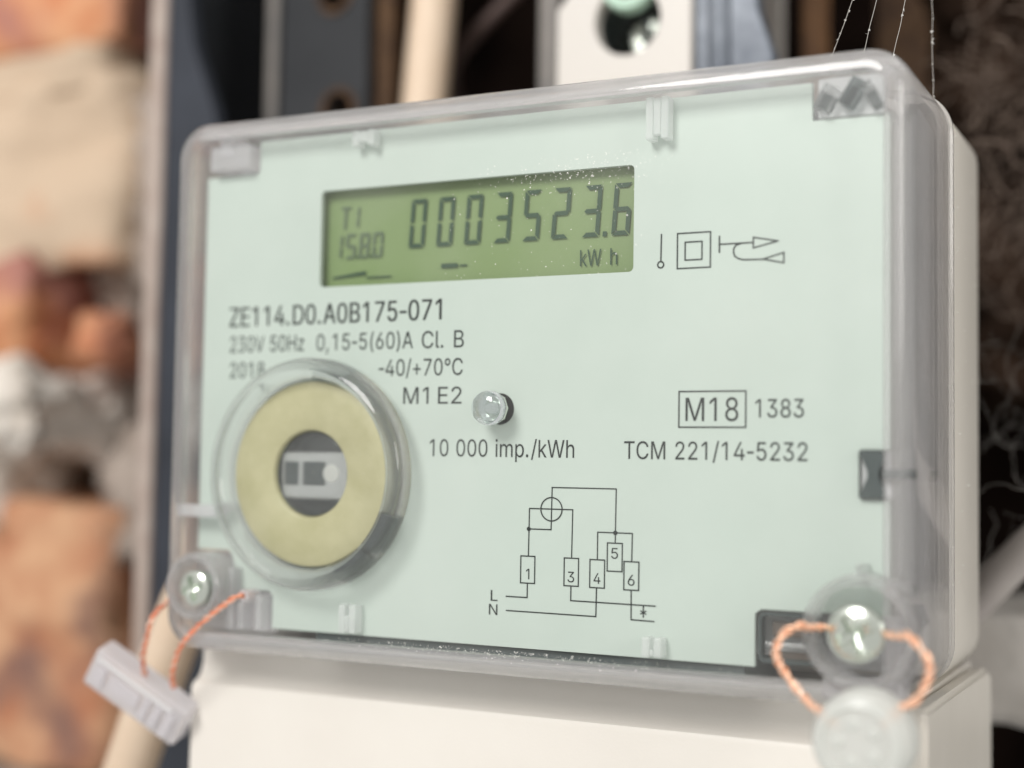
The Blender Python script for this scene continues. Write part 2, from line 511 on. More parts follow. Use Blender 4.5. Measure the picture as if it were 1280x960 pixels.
GLYPHS = {
    ' ': (236,[]),
    '(': (273,[[89,207,101,324,132,441,177,539,236,539,191,428,161,313,151,207,160,115,188,16,236,-96,177,-96,156,-59,139,-21,124,16,111,55,102,93,95,131,90,169]]),
    ')': (273,[[37,-96,86,18,113,116,122,207,112,313,82,428,37,539,97,539,142,441,173,323,184,207,183,168,178,130,171,92,161,53,149,15,134,-22,117,-59,97,-96]]),
    '+': (453,[[198,34,198,364,255,364,255,34],[61,172,61,226,391,226,391,172]]),
    ',': (236,[[38,-119,68,71,137,71,84,-119]]),
    '-': (300,[[261,250,261,188,38,188,38,250]]),
    '.': (236,[[95,-4,83,-3,73,1,63,9,55,18,51,29,50,41,51,53,55,64,63,73,73,81,83,85,95,87,107,85,118,81,128,73,135,64,140,53,141,41,140,29,135,18,128,9,118,1,107,-3]]),
    '/': (249,[[235,533,71,-76,14,-76,178,533]]),
    '0': (453,[[227,-7,191,-3,158,7,130,24,105,48,85,77,69,113,60,144,53,178,49,214,48,254,49,294,53,330,60,364,69,395,85,431,106,461,130,484,159,502,191,512,227,516,262,512,295,502,323,484,348,461,368,431,384,395,393,364,400,330,404,294,405,254,404,214,400,178,393,144,384,113,368,77,348,48,323,24,295,7,263,-3],[227,50,250,52,271,60,290,74,306,92,320,116,330,144,338,176,342,213,344,254,342,295,338,332,330,365,320,393,306,416,290,435,271,449,250,457,227,460,203,457,182,449,163,435,147,416,134,393,123,365,115,332,111,295,109,254,111,213,115,176,123,144,134,116,147,92,163,74,182,60,203,52]]),
    '1': (453,[[276,509,276,0,212,0,212,448,209,448,86,358,86,427,198,509]]),
    '2': (453,[[64,0,64,47,234,229,282,282,311,327,320,371,319,389,315,405,308,419,298,431,287,441,273,449,224,460,205,458,188,454,172,447,159,438,148,427,139,413,132,398,128,381,127,362,66,362,68,391,75,418,86,442,102,464,121,482,143,496,168,507,196,513,225,516,254,513,281,507,306,497,328,482,346,465,361,445,372,423,379,398,381,372,371,318,336,259,267,180,153,60,153,57,389,57,389,0]]),
    '3': (453,[[218,-7,188,-5,159,1,133,10,108,22,88,38,70,57,57,79,48,104,44,132,109,132,112,115,118,100,126,87,137,76,150,66,165,59,219,50,275,61,291,69,304,80,315,93,323,108,328,125,329,145,328,163,323,180,316,196,306,211,292,223,275,234,254,241,229,246,201,248,157,248,157,299,288,448,288,452,70,452,70,509,372,509,372,461,211,278,211,289,247,290,279,286,308,276,333,262,354,244,371,222,383,198,391,173,393,145,390,116,383,90,370,66,354,45,333,27,309,12,281,2,251,-5]]),
    '4': (453,[[40,105,40,158,247,509,311,509,109,166,109,163,413,163,413,105],[282,0,282,121,282,146,282,318,343,318,343,0]]),
    '5': (453,[[221,-7,192,-5,165,1,140,11,118,25,99,41,83,60,71,82,63,105,60,130,122,130,125,115,130,102,138,89,173,60,221,50,241,51,259,56,276,64,291,75,304,89,314,104,322,122,326,141,328,162,326,183,321,203,314,221,303,237,290,251,275,262,257,270,238,275,218,277,167,268,128,246,67,253,96,509,366,509,366,452,151,452,134,301,136,301,178,325,229,334,252,332,274,328,294,321,313,311,330,299,345,285,358,269,370,251,379,231,386,210,390,187,391,163,388,132,381,102,369,76,352,52,332,32,309,15,282,3,253,-4]]),
    '6': (453,[[226,-7,196,-4,168,3,142,15,119,31,100,51,84,74,73,101,66,130,64,162,65,187,71,212,80,239,137,340,252,509,322,509,151,261,145,261,165,288,196,307,235,314,265,312,291,305,316,295,337,280,355,262,370,240,380,215,387,187,389,157,387,127,379,98,368,73,352,50,333,30,310,14,284,3,257,-4],[226,48,245,50,263,55,279,63,293,73,304,86,314,101,322,119,326,137,327,157,326,178,322,196,314,213,304,228,293,241,279,251,263,259,245,264,226,265,207,264,190,259,174,252,160,241,148,229,138,214,131,197,126,179,125,158,126,138,131,119,138,102,148,86,160,73,174,63,190,55,207,50]]),
    '7': (453,[[97,0,323,448,323,452,62,452,62,509,391,509,391,449,165,0]]),
    '8': (453,[[226,-7,193,-5,163,1,136,11,111,25,91,42,74,62,62,84,54,109,52,135,53,156,58,176,65,195,75,212,87,228,101,241,117,252,134,260,153,265,153,267,129,276,109,289,93,308,80,330,73,354,70,380,73,405,79,429,90,450,106,469,124,485,146,498,170,508,197,514,226,516,255,514,282,508,306,498,328,485,346,469,361,450,373,429,379,405,382,380,379,354,372,330,359,308,343,289,323,276,300,267,300,265,319,260,335,252,351,241,365,228,377,212,387,195,395,176,399,156,401,135,398,109,391,84,378,62,362,42,341,25,317,11,289,1,259,-5],[226,49,248,50,267,54,285,60,300,69,313,79,323,91,331,106,335,121,337,139,335,157,330,173,322,189,312,202,298,213,283,223,265,230,247,234,226,235,206,234,187,230,169,223,154,213,140,202,130,189,122,173,117,157,115,139,117,121,121,106,129,91,139,79,152,69,167,60,185,54,205,50],[226,290,274,300,287,308,298,318,307,330,314,344,318,359,319,376,318,392,314,407,308,420,299,432,288,442,275,449,226,460,177,449,164,442,153,432,145,420,138,407,134,392,133,376,134,359,138,344,145,330,154,318,165,308,178,300]]),
    'A': (480,[[16,0,201,509,276,509,463,0,395,0,287,302,264,372,232,478,245,478,213,371,191,302,85,0],[110,142,110,199,370,199,370,142]]),
    'B': (456,[[60,0,60,509,241,509,274,507,304,501,329,491,350,477,367,461,381,442,390,421,396,398,398,374,397,353,393,336,387,320,356,286,315,267,315,262,331,260,347,254,363,245,378,234,391,220,402,203,411,184,416,161,418,136,416,111,410,88,400,67,386,48,368,31,344,18,317,8,284,2,247,0],[125,57,245,57,281,60,309,67,330,80,344,96,353,115,355,137,354,153,350,169,342,184,333,197,320,209,306,218,289,225,269,229,248,231,125,231],[125,285,238,285,288,296,302,304,314,314,323,326,330,340,335,355,336,372,333,393,326,412,313,429,294,442,270,449,240,452,125,452]]),
    'C': (510,[[267,-7,235,-5,205,1,177,11,150,25,126,42,104,63,86,88,70,115,57,146,48,179,42,215,40,254,42,293,48,329,57,362,70,393,86,421,104,445,126,466,150,484,177,498,205,508,235,514,267,516,340,504,362,496,383,485,402,471,419,456,435,438,448,418,459,397,467,373,473,348,408,348,389,395,357,428,315,449,267,456,237,453,209,445,184,432,161,414,141,391,125,364,113,332,106,295,103,254,106,213,113,177,125,145,141,117,161,94,184,76,210,63,237,56,267,53,315,60,357,81,389,114,408,160,473,160,467,135,459,112,448,91,435,71,420,53,402,38,383,24,363,13,341,5,317,-2,293,-6]]),
    'D': (502,[[219,0,96,0,96,57,215,57,254,60,288,68,318,81,343,99,363,122,379,149,390,181,397,216,399,255,397,294,390,329,379,361,364,388,344,410,320,428,291,441,258,449,221,452,93,452,93,509,225,509,261,507,294,501,325,492,353,478,385,455,412,426,433,391,446,361,455,329,460,293,462,255,460,217,455,181,446,149,433,119,417,92,398,68,376,48,351,31,322,17,291,8,256,2],[125,509,125,0,60,0,60,509]]),
    'E': (419,[[60,0,60,509,372,509,372,452,125,452,125,286,355,286,355,229,125,229,125,57,375,57,375,0]]),
    'H': (517,[[60,0,60,509,125,509,125,289,392,289,392,509,457,509,457,0,392,0,392,232,125,232,125,0]]),
    'L': (393,[[60,0,60,509,125,509,125,57,361,57,361,0]]),
    'M': (628,[[60,0,60,509,152,509,277,187,287,159,299,123,311,84,322,49,307,49,318,83,330,121,342,158,352,187,476,509,568,509,568,0,504,0,504,291,504,327,505,369,506,413,507,457,513,457,498,409,482,363,467,322,456,291,342,0,286,0,170,291,159,321,145,361,129,408,112,457,119,457,120,416,121,372,122,328,122,291,122,0]]),
    'N': (523,[[60,0,60,509,136,509,343,183,363,151,388,107,414,55,405,54,401,108,399,157,399,195,399,509,463,509,463,0,387,0,202,290,177,331,148,381,108,452,119,454,122,384,124,328,125,291,125,0]]),
    'T': (449,[[32,452,32,509,417,509,417,452,257,452,257,0,193,0,193,452]]),
    'V': (480,[[204,0,16,509,84,509,192,206,215,137,248,31,235,31,267,138,290,206,395,509,463,509,278,0]]),
    'W': (686,[[155,0,16,509,82,509,163,196,175,145,187,94,197,40,189,40,200,94,211,145,224,196,306,509,380,509,462,196,474,145,486,94,497,40,488,40,499,94,510,145,523,196,603,509,670,509,530,0,455,0,368,323,351,391,336,475,350,475,335,395,318,323,230,0]]),
    'Z': (438,[[42,0,42,46,273,385,306,431,341,476,348,454,285,452,223,452,40,452,40,509,397,509,397,462,169,129,134,81,97,33,90,54,152,57,214,57,399,57,399,0]]),
    'h': (410,[[114,227,114,0,53,0,53,509,114,509,114,287,102,287,116,319,132,344,152,362,175,374,200,382,227,384,252,383,275,377,295,369,313,356,328,340,341,321,350,298,355,271,357,240,357,0,296,0,296,235,293,263,286,286,273,304,256,318,235,326,210,329,192,328,176,324,161,317,147,308,136,297,126,283,119,266,115,248]]),
    'i': (167,[[53,0,53,379,114,379,114,0],[84,443,73,444,63,448,54,455,47,463,43,472,41,483,43,494,47,504,54,512,63,518,73,522,84,524,95,522,105,518,114,512,121,504,125,494,126,483,125,472,121,463,114,455,105,448,95,444]]),
    'k': (381,[[110,137,110,212,121,212,284,379,360,379,184,199,177,199],[53,0,53,509,114,509,114,0],[294,0,148,186,191,229,372,0]]),
    'l': (189,[[139,-2,112,0,91,8,74,20,62,37,55,59,53,84,53,509,114,509,114,99,120,62,126,57,135,53,146,52,160,53,170,54,181,3,162,-1]]),
    'm': (610,[[53,0,53,379,112,379,112,295,108,295,114,314,122,331,132,346,172,376,219,386,245,383,268,375,287,361,303,342,314,320,321,295,312,295,318,312,326,329,337,343,381,375,437,386,458,385,478,380,497,372,514,361,529,346,541,328,550,307,555,283,557,255,557,0,496,0,496,254,493,279,485,298,473,313,456,323,438,329,419,330,402,329,387,326,374,320,345,290,335,247,335,0,274,0,274,260,272,280,265,297,253,311,238,322,220,328,199,330,158,320,145,312,135,302,126,289,119,274,115,257,114,238,114,0]]),
    'p': (424,[[53,-143,53,379,112,379,112,319,118,319,137,346,171,373,188,379,207,383,229,384,259,382,287,374,313,361,335,342,354,320,370,293,381,261,388,227,390,189,388,151,381,116,370,84,355,57,336,34,313,16,288,3,260,-6,229,-8,208,-7,189,-3,173,4,138,31,118,59,114,59,114,-143],[220,47,242,49,262,55,279,66,294,80,306,97,316,117,323,139,327,163,328,189,327,215,323,239,316,261,307,281,295,298,280,311,262,322,243,328,220,330,198,328,178,322,161,312,147,299,134,282,125,263,118,241,114,216,113,189,114,162,118,138,125,115,135,95,147,78,162,65,179,55,198,49]]),
    'z': (380,[[42,0,42,46,254,320,254,323,48,323,48,379,333,379,333,331,126,60,126,56,339,56,339,0]]),
    '°': (316,[[158,283,138,285,119,290,101,298,84,310,70,324,59,340,50,358,45,377,43,397,45,418,50,437,59,455,70,472,84,486,101,497,119,506,138,511,158,513,179,511,198,506,216,497,232,486,246,472,257,455,266,437,271,418,273,397,271,377,266,358,257,340,246,324,232,310,216,298,198,290,179,285],[158,334,190,343,213,366,222,397,213,430,190,453,158,462,126,453,103,430,95,397,103,366,126,343]]),
}

def text(name, s, x0, x1, base, cap, y, mat, parent, bold=0.0):
    """printed line of writing fitted between x0 and x1, capital height cap; letters are flat outlines"""
    f = cap / 509.0
    pen = 0
    pieces = []
    for c in s:
        adv, loops = GLYPHS[c]
        L = [[(pen + q[i], q[i + 1]) for i in range(0, len(q), 2)] for q in loops]
        if c in '+4AkiD':
            pieces += [[l] for l in L]
        elif L:
            pieces.append(L)
        pen += adv
    xs = [p[0] for pc in pieces for l in pc for p in l]
    lo, hi = min(xs), max(xs)
    fx = (x1 - x0) / (hi - lo)
    verts, faces = [], []
    for k, pc in enumerate(pieces):
        flat = [p for l in pc for p in l]
        tris = tessellate_polygon([[Vector((p[0], p[1], 0)) for p in l] for l in pc])
        o = len(verts)
        yy = (y - 0.0004 * (k % 3)) * S
        verts += [((x0 + (p[0] - lo) * fx) * S, yy, (base + p[1] * f) * S) for p in flat]
        faces += [tuple(o + i for i in t) for t in tris]
        if bold:
            for d in (-bold, bold):
                o = len(verts)
                verts += [((x0 + (p[0] - lo) * fx + d) * S, yy - (0.002 + d * 0.01) * S, (base + p[1] * f) * S) for p in flat]
                faces += [tuple(o + i for i in t) for t in tris]
    me = bpy.data.meshes.new(name)
    me.from_pydata(verts, [], faces)
    me.update()
    return link(name, me, mat, parent)

def polys(name, plist, y, mat, parent=None, th=0.0, **k):
    """flat polygons [(x, z)...] printed at depth y (th: give them a thickness)"""
    bm = bmesh.new()
    for pl in plist:
        if th:
            a = [bm.verts.new((x, y, z)) for x, z in pl]
            b = [bm.verts.new((x, y + th, z)) for x, z in pl]
            bm.faces.new(a)
            bm.faces.new(b[::-1])
            for i in range(len(pl)):
                bm.faces.new((a[i], b[i], b[(i + 1) % len(pl)], a[(i + 1) % len(pl)]))
        else:
            bm.faces.new([bm.verts.new((x, y, z)) for x, z in pl])
    return from_bm(name, bm, mat, parent, **k)

def stroke(a, b, w):
    a, b = Vector(a), Vector(b)
    d = (b - a).normalized()
    n = Vector((-d.y, d.x)) * w / 2
    e = d * w / 2
    return [tuple(a - e + n), tuple(a - e - n), tuple(b + e - n), tuple(b + e + n)]

def chain(pts, w, close=False):
    q = list(pts) + ([pts[0]] if close else [])
    return [stroke(q[i], q[i + 1], w) for i in range(len(q) - 1)]

def rough_block(name, x0, x1, y0, y1, z0, z1, amp, freq, mat, parent, seed, cuts=14, bev=4.0, **k):
    bm = bmesh.new()
    box(bm, x0, x1, y0, y1, z0, z1)
    bmesh.ops.subdivide_edges(bm, edges=bm.edges, cuts=cuts, use_grid_fill=True)
    c = Vector(((x0 + x1) / 2, (y0 + y1) / 2, (z0 + z1) / 2))
    h = Vector(((x1 - x0) / 2, (y1 - y0) / 2, (z1 - z0) / 2))
    for v in bm.verts:
        q = v.co - c
        # round the arrises
        inner = Vector([max(-h[i] + bev, min(h[i] - bev, q[i])) for i in range(3)])
        d = q - inner
        if d.length > bev:
            q = inner + d.normalized() * bev
        w = Vector(v.co) * freq + Vector((seed * 7.3, seed * 3.1, seed * 5.7))
        q += noise.noise_vector(w) * amp + noise.noise_vector(w * 2.6) * amp * 0.55 + noise.noise_vector(w * 6.5) * amp * 0.25
        v.co = c + q
    return from_bm(name, bm, mat, parent, True, **k)

# ------------------------------------------------------------------ the setting behind
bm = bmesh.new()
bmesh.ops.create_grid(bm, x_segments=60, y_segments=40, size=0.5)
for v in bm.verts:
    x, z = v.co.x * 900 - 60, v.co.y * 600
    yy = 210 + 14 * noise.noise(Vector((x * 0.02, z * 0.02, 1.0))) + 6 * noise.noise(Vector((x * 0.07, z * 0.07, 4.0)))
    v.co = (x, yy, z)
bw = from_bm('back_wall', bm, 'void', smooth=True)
bw['kind'] = 'structure'

# brick wall left of the meter
wall = thing('brick_wall', (-170, 90, -100), 'old orange brick wall with crumbling pale mortar left of the meter', 'wall')
rough_block('brick', -290, -152, 88, 190, -90, -22, 3.4, 0.05, 'brick_c', wall, 1, label='weathered orange brick low in the wall')
rough_block('brick', -300, -154, 88, 190, 37, 85, 4.6, 0.045, 'brick_b', wall, 2, cuts=22, label='brick smeared with cream limewash')
rough_block('brick_fragment', -300, -179, 86, 150, 11, 40, 4.6, 0.06, 'brick_a', wall, 41, cuts=16, label='broken orange brick below the limewashed one')
rough_block('brick_fragment', -174, -160, 94, 130, 10, 26, 3.2, 0.08, 'brick_a', wall, 42, cuts=12, bev=5)
rough_block('brick_fragment', -176, -157, 104, 140, 22, 40, 3.4, 0.08, 'mortar', wall, 43, cuts=12, bev=5)
rough_block('brick', -290, -153, 84, 112, 91, 160, 2.6, 0.035, 'brick_a', wall, 3, label='bright orange brick at the top')
rough_block('brick', -300, -156, 96, 190, -164, -97, 2.6, 0.035, 'brick_a', wall, 4)
rough_block('mortar_joint', -290, -156, 87, 140, 80, 94, 3.2, 0.06, 'brick_b', wall, 5, bev=3, label='cream limewashed joint under the top brick')
rough_block('mortar_joint', -290, -172, 124, 188, -26, 20, 5.0, 0.05, 'rust', wall, 6, bev=3, label='dark recessed joint with the mortar fallen out')
rough_block('mortar_joint', -290, -162, 101, 188, -99, -88, 2.0, 0.05, 'mortar', wall, 8, bev=2)
rough_block('mortar_lump', -206, -166, 72, 128, -12, 9, 6.5, 0.07, 'plaster', wall, 7, bev=9, label='white mortar lump bulging from the joint')
rough_block('mortar_lump', -200, -186, 82, 112, -30, -10, 3.5, 0.08, 'plaster', wall, 17, bev=6)
rough_block('mortar_lump', -160, -146, 92, 140, -36, -4, 4.5, 0.08, 'mortar', wall, 18, bev=5)
rough_block('mortar_lump', -152, -138, 92, 150, 30, 80, 4.5, 0.08, 'mortar', wall, 19, bev=5)
rough_block('mortar_edge', -146, -132, 96, 186, -150, 72, 5.5, 0.07, 'mortar', wall, 9, cuts=30, bev=4, label='ragged pale mortar along the end of the bricks')
rough_block('mortar_edge', -140, -126, 116, 186, -150, 66, 4.0, 0.07, 'mortar', wall, 12, cuts=30, bev=4)

# steel pieces of the enclosure
st = thing('steel_angle', (-100, 50, -120), 'dark blue grey steel angle with pale worn edge beside the brick wall', 'steel frame')
filled('flange', [[(-105.5, -160), (-91, -160), (-91, 50), (-94, 60), (-99.5, 74), (-101.5, 88), (-102, 190), (-105.5, 190)]], 50, 53, 'steel', st, 0.3)
add_box('web', -109.0, -105.8, 51.2, 130, -160, 190, 'panel', st, 0.3)
add_box('worn_edge', -109.3, -105.7, 48.6, 51.1, -160, 190, 'edge', st, 0.5, label='pale rusty worn edge of the angle')
pn = thing('slate_panel', (-76, 62, 100), 'dark slate metal panel with two rusty holes above the meter', 'panel')
filled('sheet', [rrect(-84, -63, 30, 190, 0.5, 2), circle(-70.9, 83.5, 3.2, 32), circle(-69.4, 59.5, 3.0, 32)], 60, 62.5, 'panel', pn)
for cz, cx in ((83.5, -70.9), (59.5, -69.4)):
    lathe('bolt_hole', cx, cz, [(3.2, 59.4), (4.3, 59.4), (4.3, 61), (3.2, 66)], 'rust', pn, 32, closed=True)
tag(add_box('steel_strip', -88.0, -85.4, 60, 62, 20, 190, 'gsteel', None, 0.5), 'narrow worn grey steel strip left of the slate panel', 'steel strip')
tag(add_box('steel_strip', -65, -59.5, 64, 70, 20, 190, 'rust', None, 0.6), 'narrow rusty brown steel strip right of the slate panel', 'steel strip')
tag(add_box('steel_strip', -24.6, -20.2, 60, 95, 20, 190, 'gsteel', None, 0.5), 'narrow grey steel strip beside the white breaker', 'steel strip')
tag(tube('power_cable', [(-54.5, 66, 20), (-53, 66, 55), (-50.8, 66, 84), (-49, 66, 120), (-48, 68, 190)], 4.7, 'cable', None, 20),
    'thick cream cable rising behind the top of the meter', 'cable')
tag(tube('thin_wire', [(-60, 100, 62), (-54, 80, 71.5), (-37.6, 78, 85.5), (-20, 78, 99), (0, 84, 112)], 1.7, 'bwire', None, 10),
    'thin dark brown wire slanting up between cable and white breaker', 'wire')
br = thing('circuit_breaker', (-4, 60, 45), 'white module with round dark screw hole behind the top of the meter', 'breaker')
lp = [(-15.6, 40), (9.3, 40), (9.3, 130), (-15.6, 130)]
lp = rrect(-15.6, 9.3, 44, 71.6, 1.0, 4)
lp = [(-15.4, 44), (9.3, 44), (9.3, 130), (-13.0, 130), (-13.0, 72.4), (-15.4, 69.6)]
filled('housing', [lp, circle(-2.3, 66.3, 6.6, 48)], 50, 53, 'white', br, 0.4)
add_box('housing_body', -13.4, 9.1, 66, 110, 44, 130, 'white', br, 0.4)
lathe('hole_wall', -2.3, 66.3, [(6.6, 50.4), (6.6, 64.8)], 'dark', br, 48)
lathe('terminal_screw', -2.3, 66.3, [(0, 59.8), (3.2, 59.8), (4.0, 60.4), (4.1, 64), (6.5, 64.6)], 'zinc', br, 40)
add_box('screw_slot', -2.8, -1.8, 59.4, 60.1, 63.6, 70.4, 'dark', br, 0.05)
lathe('green_ring', -2.3, 73.0, [(2.8, 49.2), (4.6, 49.2), (5.0, 49.8), (5.0, 52), (2.8, 52)], 'mint', br, 40, closed=True)
bs = thing('steel_bracket', (16, 50, 45), 'blue grey steel bracket right of the white breaker', 'bracket')
filled('plate', [[(9.6, 44), (23.5, 44), (23.2, 58), (20.5, 66), (19, 90), (19, 150), (9.6, 150)]], 52, 55, 'blue', bs, 0.5)
tube('rod', [(14.6, 51.5, 44), (14.2, 51.5, 75), (14.0, 51.5, 150)], 2.0, 'blue', bs, 14)
tag(add_box('wooden_batten', 18.1, 21.4, 90, 100, 30, 190, 'wood', None, 0.6), 'narrow brown wooden batten in the dark gap behind the meter', 'batten')
tag(add_box('wooden_batten', 24, 36, 130, 140, 30, 190, 'rust', None, 0.6), 'wide dark brown batten deep behind the right corner of the meter', 'batten')

# right-hand background
tag(tube('grey_conduit', [(30, 84, -58), (51, 76, -36.5), (59, 72, -28), (70, 68, -17), (110, 60, 22)], 3.1, 'gcable', None, 16),
    'grey brown conduit slanting up behind the right side of the meter', 'conduit')
tag(rough_block('render_block', 40, 84, 82, 130, -56.5, -37.5, 1.2, 0.08, 'block', None, 21, bev=2), 'pale rough block behind the lower right of the meter', 'block')
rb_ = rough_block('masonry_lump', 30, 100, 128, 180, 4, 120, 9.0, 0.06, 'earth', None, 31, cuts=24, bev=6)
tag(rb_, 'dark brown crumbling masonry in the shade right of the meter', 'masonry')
tag(tube('power_cable', [(-60, 24, -20), (-72, 23, -34), (-77.5, 22, -47), (-85.5, 22, -68), (-94, 22, -90), (-104, 24, -120)], 4.6, 'cable', None, 20),
    'thick cream cable running down behind the left wire seal', 'cable')

# ------------------------------------------------------------------ the electricity meter
mt = thing('electricity_meter', (0, 20, -60), 'electricity meter with clear cover over a mint green plate and grey green display', 'electricity meter')

# beige case behind the clear cover
loft('case', (-57.7, 57.0, -42.6, 41.0), 5.5, [(1.2, 25.2), (0.3, 25.3), (0, 25.9), (0, 50.4), (0.7, 51.6), (2.0, 52.0)], 'case', mt, closed=False, n=10)
loft('cover_rim', (-58.0, 57.3, -42.2, 41.1), 6.0,
     [(0.0, 25.0), (-0.3, 24.8), (-0.35, 24.2), (-0.3, 23.7), (0.02, 23.4), (0.25, 0.5), (0.35, -1.4), (0.75, -2.8), (1.5, -3.7), (2.6, -4.05), (3.4, -4.05),
      (3.4, -2.35), (2.9, -2.2), (2.2, -1.7), (1.7, -0.9), (1.35, 0.4), (1.25, 22.5), (1.25, 25.0)], 'rim', mt, closed=True, n=12)
loft('case_lip', (-58.0, 57.3, -42.2, 41.1), 6.0, [(1.3, 25.1), (1.3, 19.4), (1.6, 19.1), (2.6, 19.1), (2.6, 25.1)], 'white', mt, closed=True, n=12)
loft('front_window', (-54.55, 53.85, -38.75, 37.65), 2.7, [(0, -4.0), (0, -2.4)], 'window', mt, closed=False, n=8, smooth=False)
# grey chassis that carries the plate
loft('chassis', (-52.2, 52.2, -37.2, 36.6), 2.0, [(0.4, 6.0), (0, 6.4), (0, 25)], 'chassis', mt, closed=False, n=6)

add_box('dark_reflection_strip', -32, 35, 0.9, 24, -40.9, -38.1, 'dark', mt, 0.2)  # dark strip added to imitate the dark reflection along the bottom rim
# mint plate with its cut-outs
outline = [(-54, 32.5), (-44.2, 32.5), (-43.8, 32.9), (-43.8, 38), (43.8, 38), (43.9, 32.6), (54, 32.5), (54, -9.9), (50.2, -9.9), (49.9, -10.2),
           (49.9, -15.9), (50.2, -16.2), (54, -16.2), (54, -30.6), (37.4, -30.6), (36.6, -31.2), (36.6, -38), (-39.4, -38), (-39.4, -33.0),
           (-40.2, -32.3), (-46.0, -32.3), (-47.0, -31.3), (-47.0, -27.4), (-48.0, -26.4), (-54, -26.4)]
outline = [(x, z if z < 37 else 37.6) for x, z in outline]
lcd_hole = rrect(-32.15, 19.2, 14.1, 28.9, 0.7, 5)
plate = filled('faceplate', [outline, lcd_hole, circle(-0.9, -4.6, 2.25, 40), circle(-31.0, -14.3, 6.3, 48)], 0.0, 0.8, 'plate', mt)
lathe('light_guide_hole', -0.9, -4.6, [(2.3, 0.75), (2.3, 5.8), (0, 5.8)], 'dark', mt, 40)

# printing
T = lambda n, s, x0, x1, b, c, m='ink', bold=0.0: text(n, s, x0, x1, b, c, -0.05, m, mt, bold)
T('model_number_print', 'ZE114.D0.A0B175-071', -48.9, -10.7, 8.5, 3.05, 'ink', 0.05)
T('rating_print', '230V 50Hz', -48.7, -34.7, 4.45, 2.5, 'ink_thin')
T('current_print', '0,15-5(60)A', -32.4, -15.4, 4.4, 2.5, 'ink_thin')
T('class_print', 'Cl. B', -13.9, -6.9, 4.35, 2.5, 'ink_thin')
T('year_print', '2018', -48.6, -42.0, 0.45, 2.4, 'ink_thin')
T('temperature_print', '-40/+70°C', -21.2, -7.0, 0.35, 2.45)
T('environment_print', 'M1', -16.85, -12.6, -3.8, 2.45)
T('environment_print', 'E2', -11.0, -7.1, -3.8, 2.45)
T('pulse_print', '10 000 imp./kWh', -12.2, 10.75, -11.4, 2.45)
T('approval_print', 'TCM 221/14-5232', 18.15, 43.4, -11.45, 2.4)
T('metrology_print', 'M18', 26.9, 34.2, -6.3, 3.1)
T('metrology_print', '1383', 36.5, 42.9, -5.85, 2.4)
T('terminal_print', 'L', -1.85, -0.75, -31.7, 1.5)
T('terminal_print', 'N', -2.1, -0.75, -33.65, 1.5)
for s, cx, zb in (('1', 3.9, -28.4), ('3', 10.5, -28.5), ('4', 14.4, -28.5), ('5', 16.95, -25.0), ('6', 19.4, -28.5)):
    T('terminal_number', s, cx - (0.25 if s == '1' else 0.5), cx + (0.25 if s == '1' else 0.5), zb, 1.45)
W = 0.17
dia = []
rect = lambda x0, z0, x1, z1: chain([(x0, z0), (x1, z0), (x1, z1), (x0, z1)], W, True)
dia += chain([(3.97, -25.15), (4.03, -18.55), (10.65, -18.55), (10.57, -25.2)], W)
dia += chain([(3.97, -21.4), (7.4, -21.4), (7.48, -15.55), (17.08, -15.55), (17.02, -22.9)], W)
dia += chain([(14.42, -25.25), (14.42, -21.5), (19.5, -21.5), (19.45, -25.3)], W)
for a in ((2.8, -28.95, 4.98, -25.2), (9.47, -29.0, 11.63, -25.2), (13.33, -29.05, 15.5, -25.25), (15.88, -26.7, 18.06, -22.9), (18.34, -29.1, 20.49, -25.3)):
    dia += rect(*a)
dia += chain([(3.87, -28.95), (3.87, -30.95), (0.62, -30.95)], W)
dia += chain([(0.66, -32.92), (14.3, -32.95), (14.35, -29.05)], W)
dia += chain([(10.53, -29.0), (10.53, -31.0), (22.9, -31.05)], W)
dia += chain([(19.42, -29.1), (19.45, -33.05), (22.7, -33.1)], W)
dia += chain([(21.2, -31.05), (21.2, -32.6)], W)
for a in (0.5, 1.57, 2.64):
    dia.append(stroke((21.2 - 0.42 * math.cos(a), -32.0 - 0.42 * math.sin(a)), (21.2 + 0.42 * math.cos(a), -32.0 + 0.42 * math.sin(a)), 0.15))
dia += chain(circle(7.42, -18.57, 1.62, 40), W, True)
dia += [circle(3.97, -21.4, 0.3, 16), circle(17.03, -21.5, 0.32, 16)]
def printed(name, pl, m='ink'):
    """thin printing, each stroke a hair above the one before so that none share a plane"""
    bm = bmesh.new()
    for i, q in enumerate(pl):
        bm.faces.new([bm.verts.new((x, -0.05 - 0.0004 * i, z)) for x, z in q])
    return from_bm(name, bm, m, mt)
printed('wiring_diagram_print', dia)
fr_ = chain([(25.98, -2.37), (35.2, -2.37), (35.2, -7.13), (25.98, -7.13)], 0.2, True)
printed('metrology_frame_print', fr_)
sym = chain([(25.55, 18.95), (30.2, 18.95), (30.2, 14.2), (25.55, 14.2)], 0.19, True) + chain([(26.65, 17.72), (29.02, 17.72), (29.02, 15.3), (26.65, 15.3)], 0.19, True)
printed('double_insulation_symbol', sym)
sym = chain([(23.25, 18.95), (23.2, 15.45)], 0.2) + chain(circle(23.18, 14.85, 0.42, 20), 0.19, True)
printed('service_symbol', sym)
sym = chain([(31.44, 18.2), (31.44, 16.15)], 0.22) + chain([(31.44, 17.17), (36.08, 17.17)], 0.2) + chain([(36.08, 17.85), (39.4, 17.18), (36.08, 16.45)], 0.19, True)
arc = [(34.4, 17.12), (33.75, 16.95), (33.42, 16.5), (33.4, 16.0), (33.55, 15.5), (34.05, 15.15), (34.7, 14.95), (37.4, 14.87)]
sym += chain(arc, 0.2) + chain([(37.4, 14.9), (40.18, 15.62), (40.18, 14.28)], 0.19, True)
printed('direction_symbol', sym)

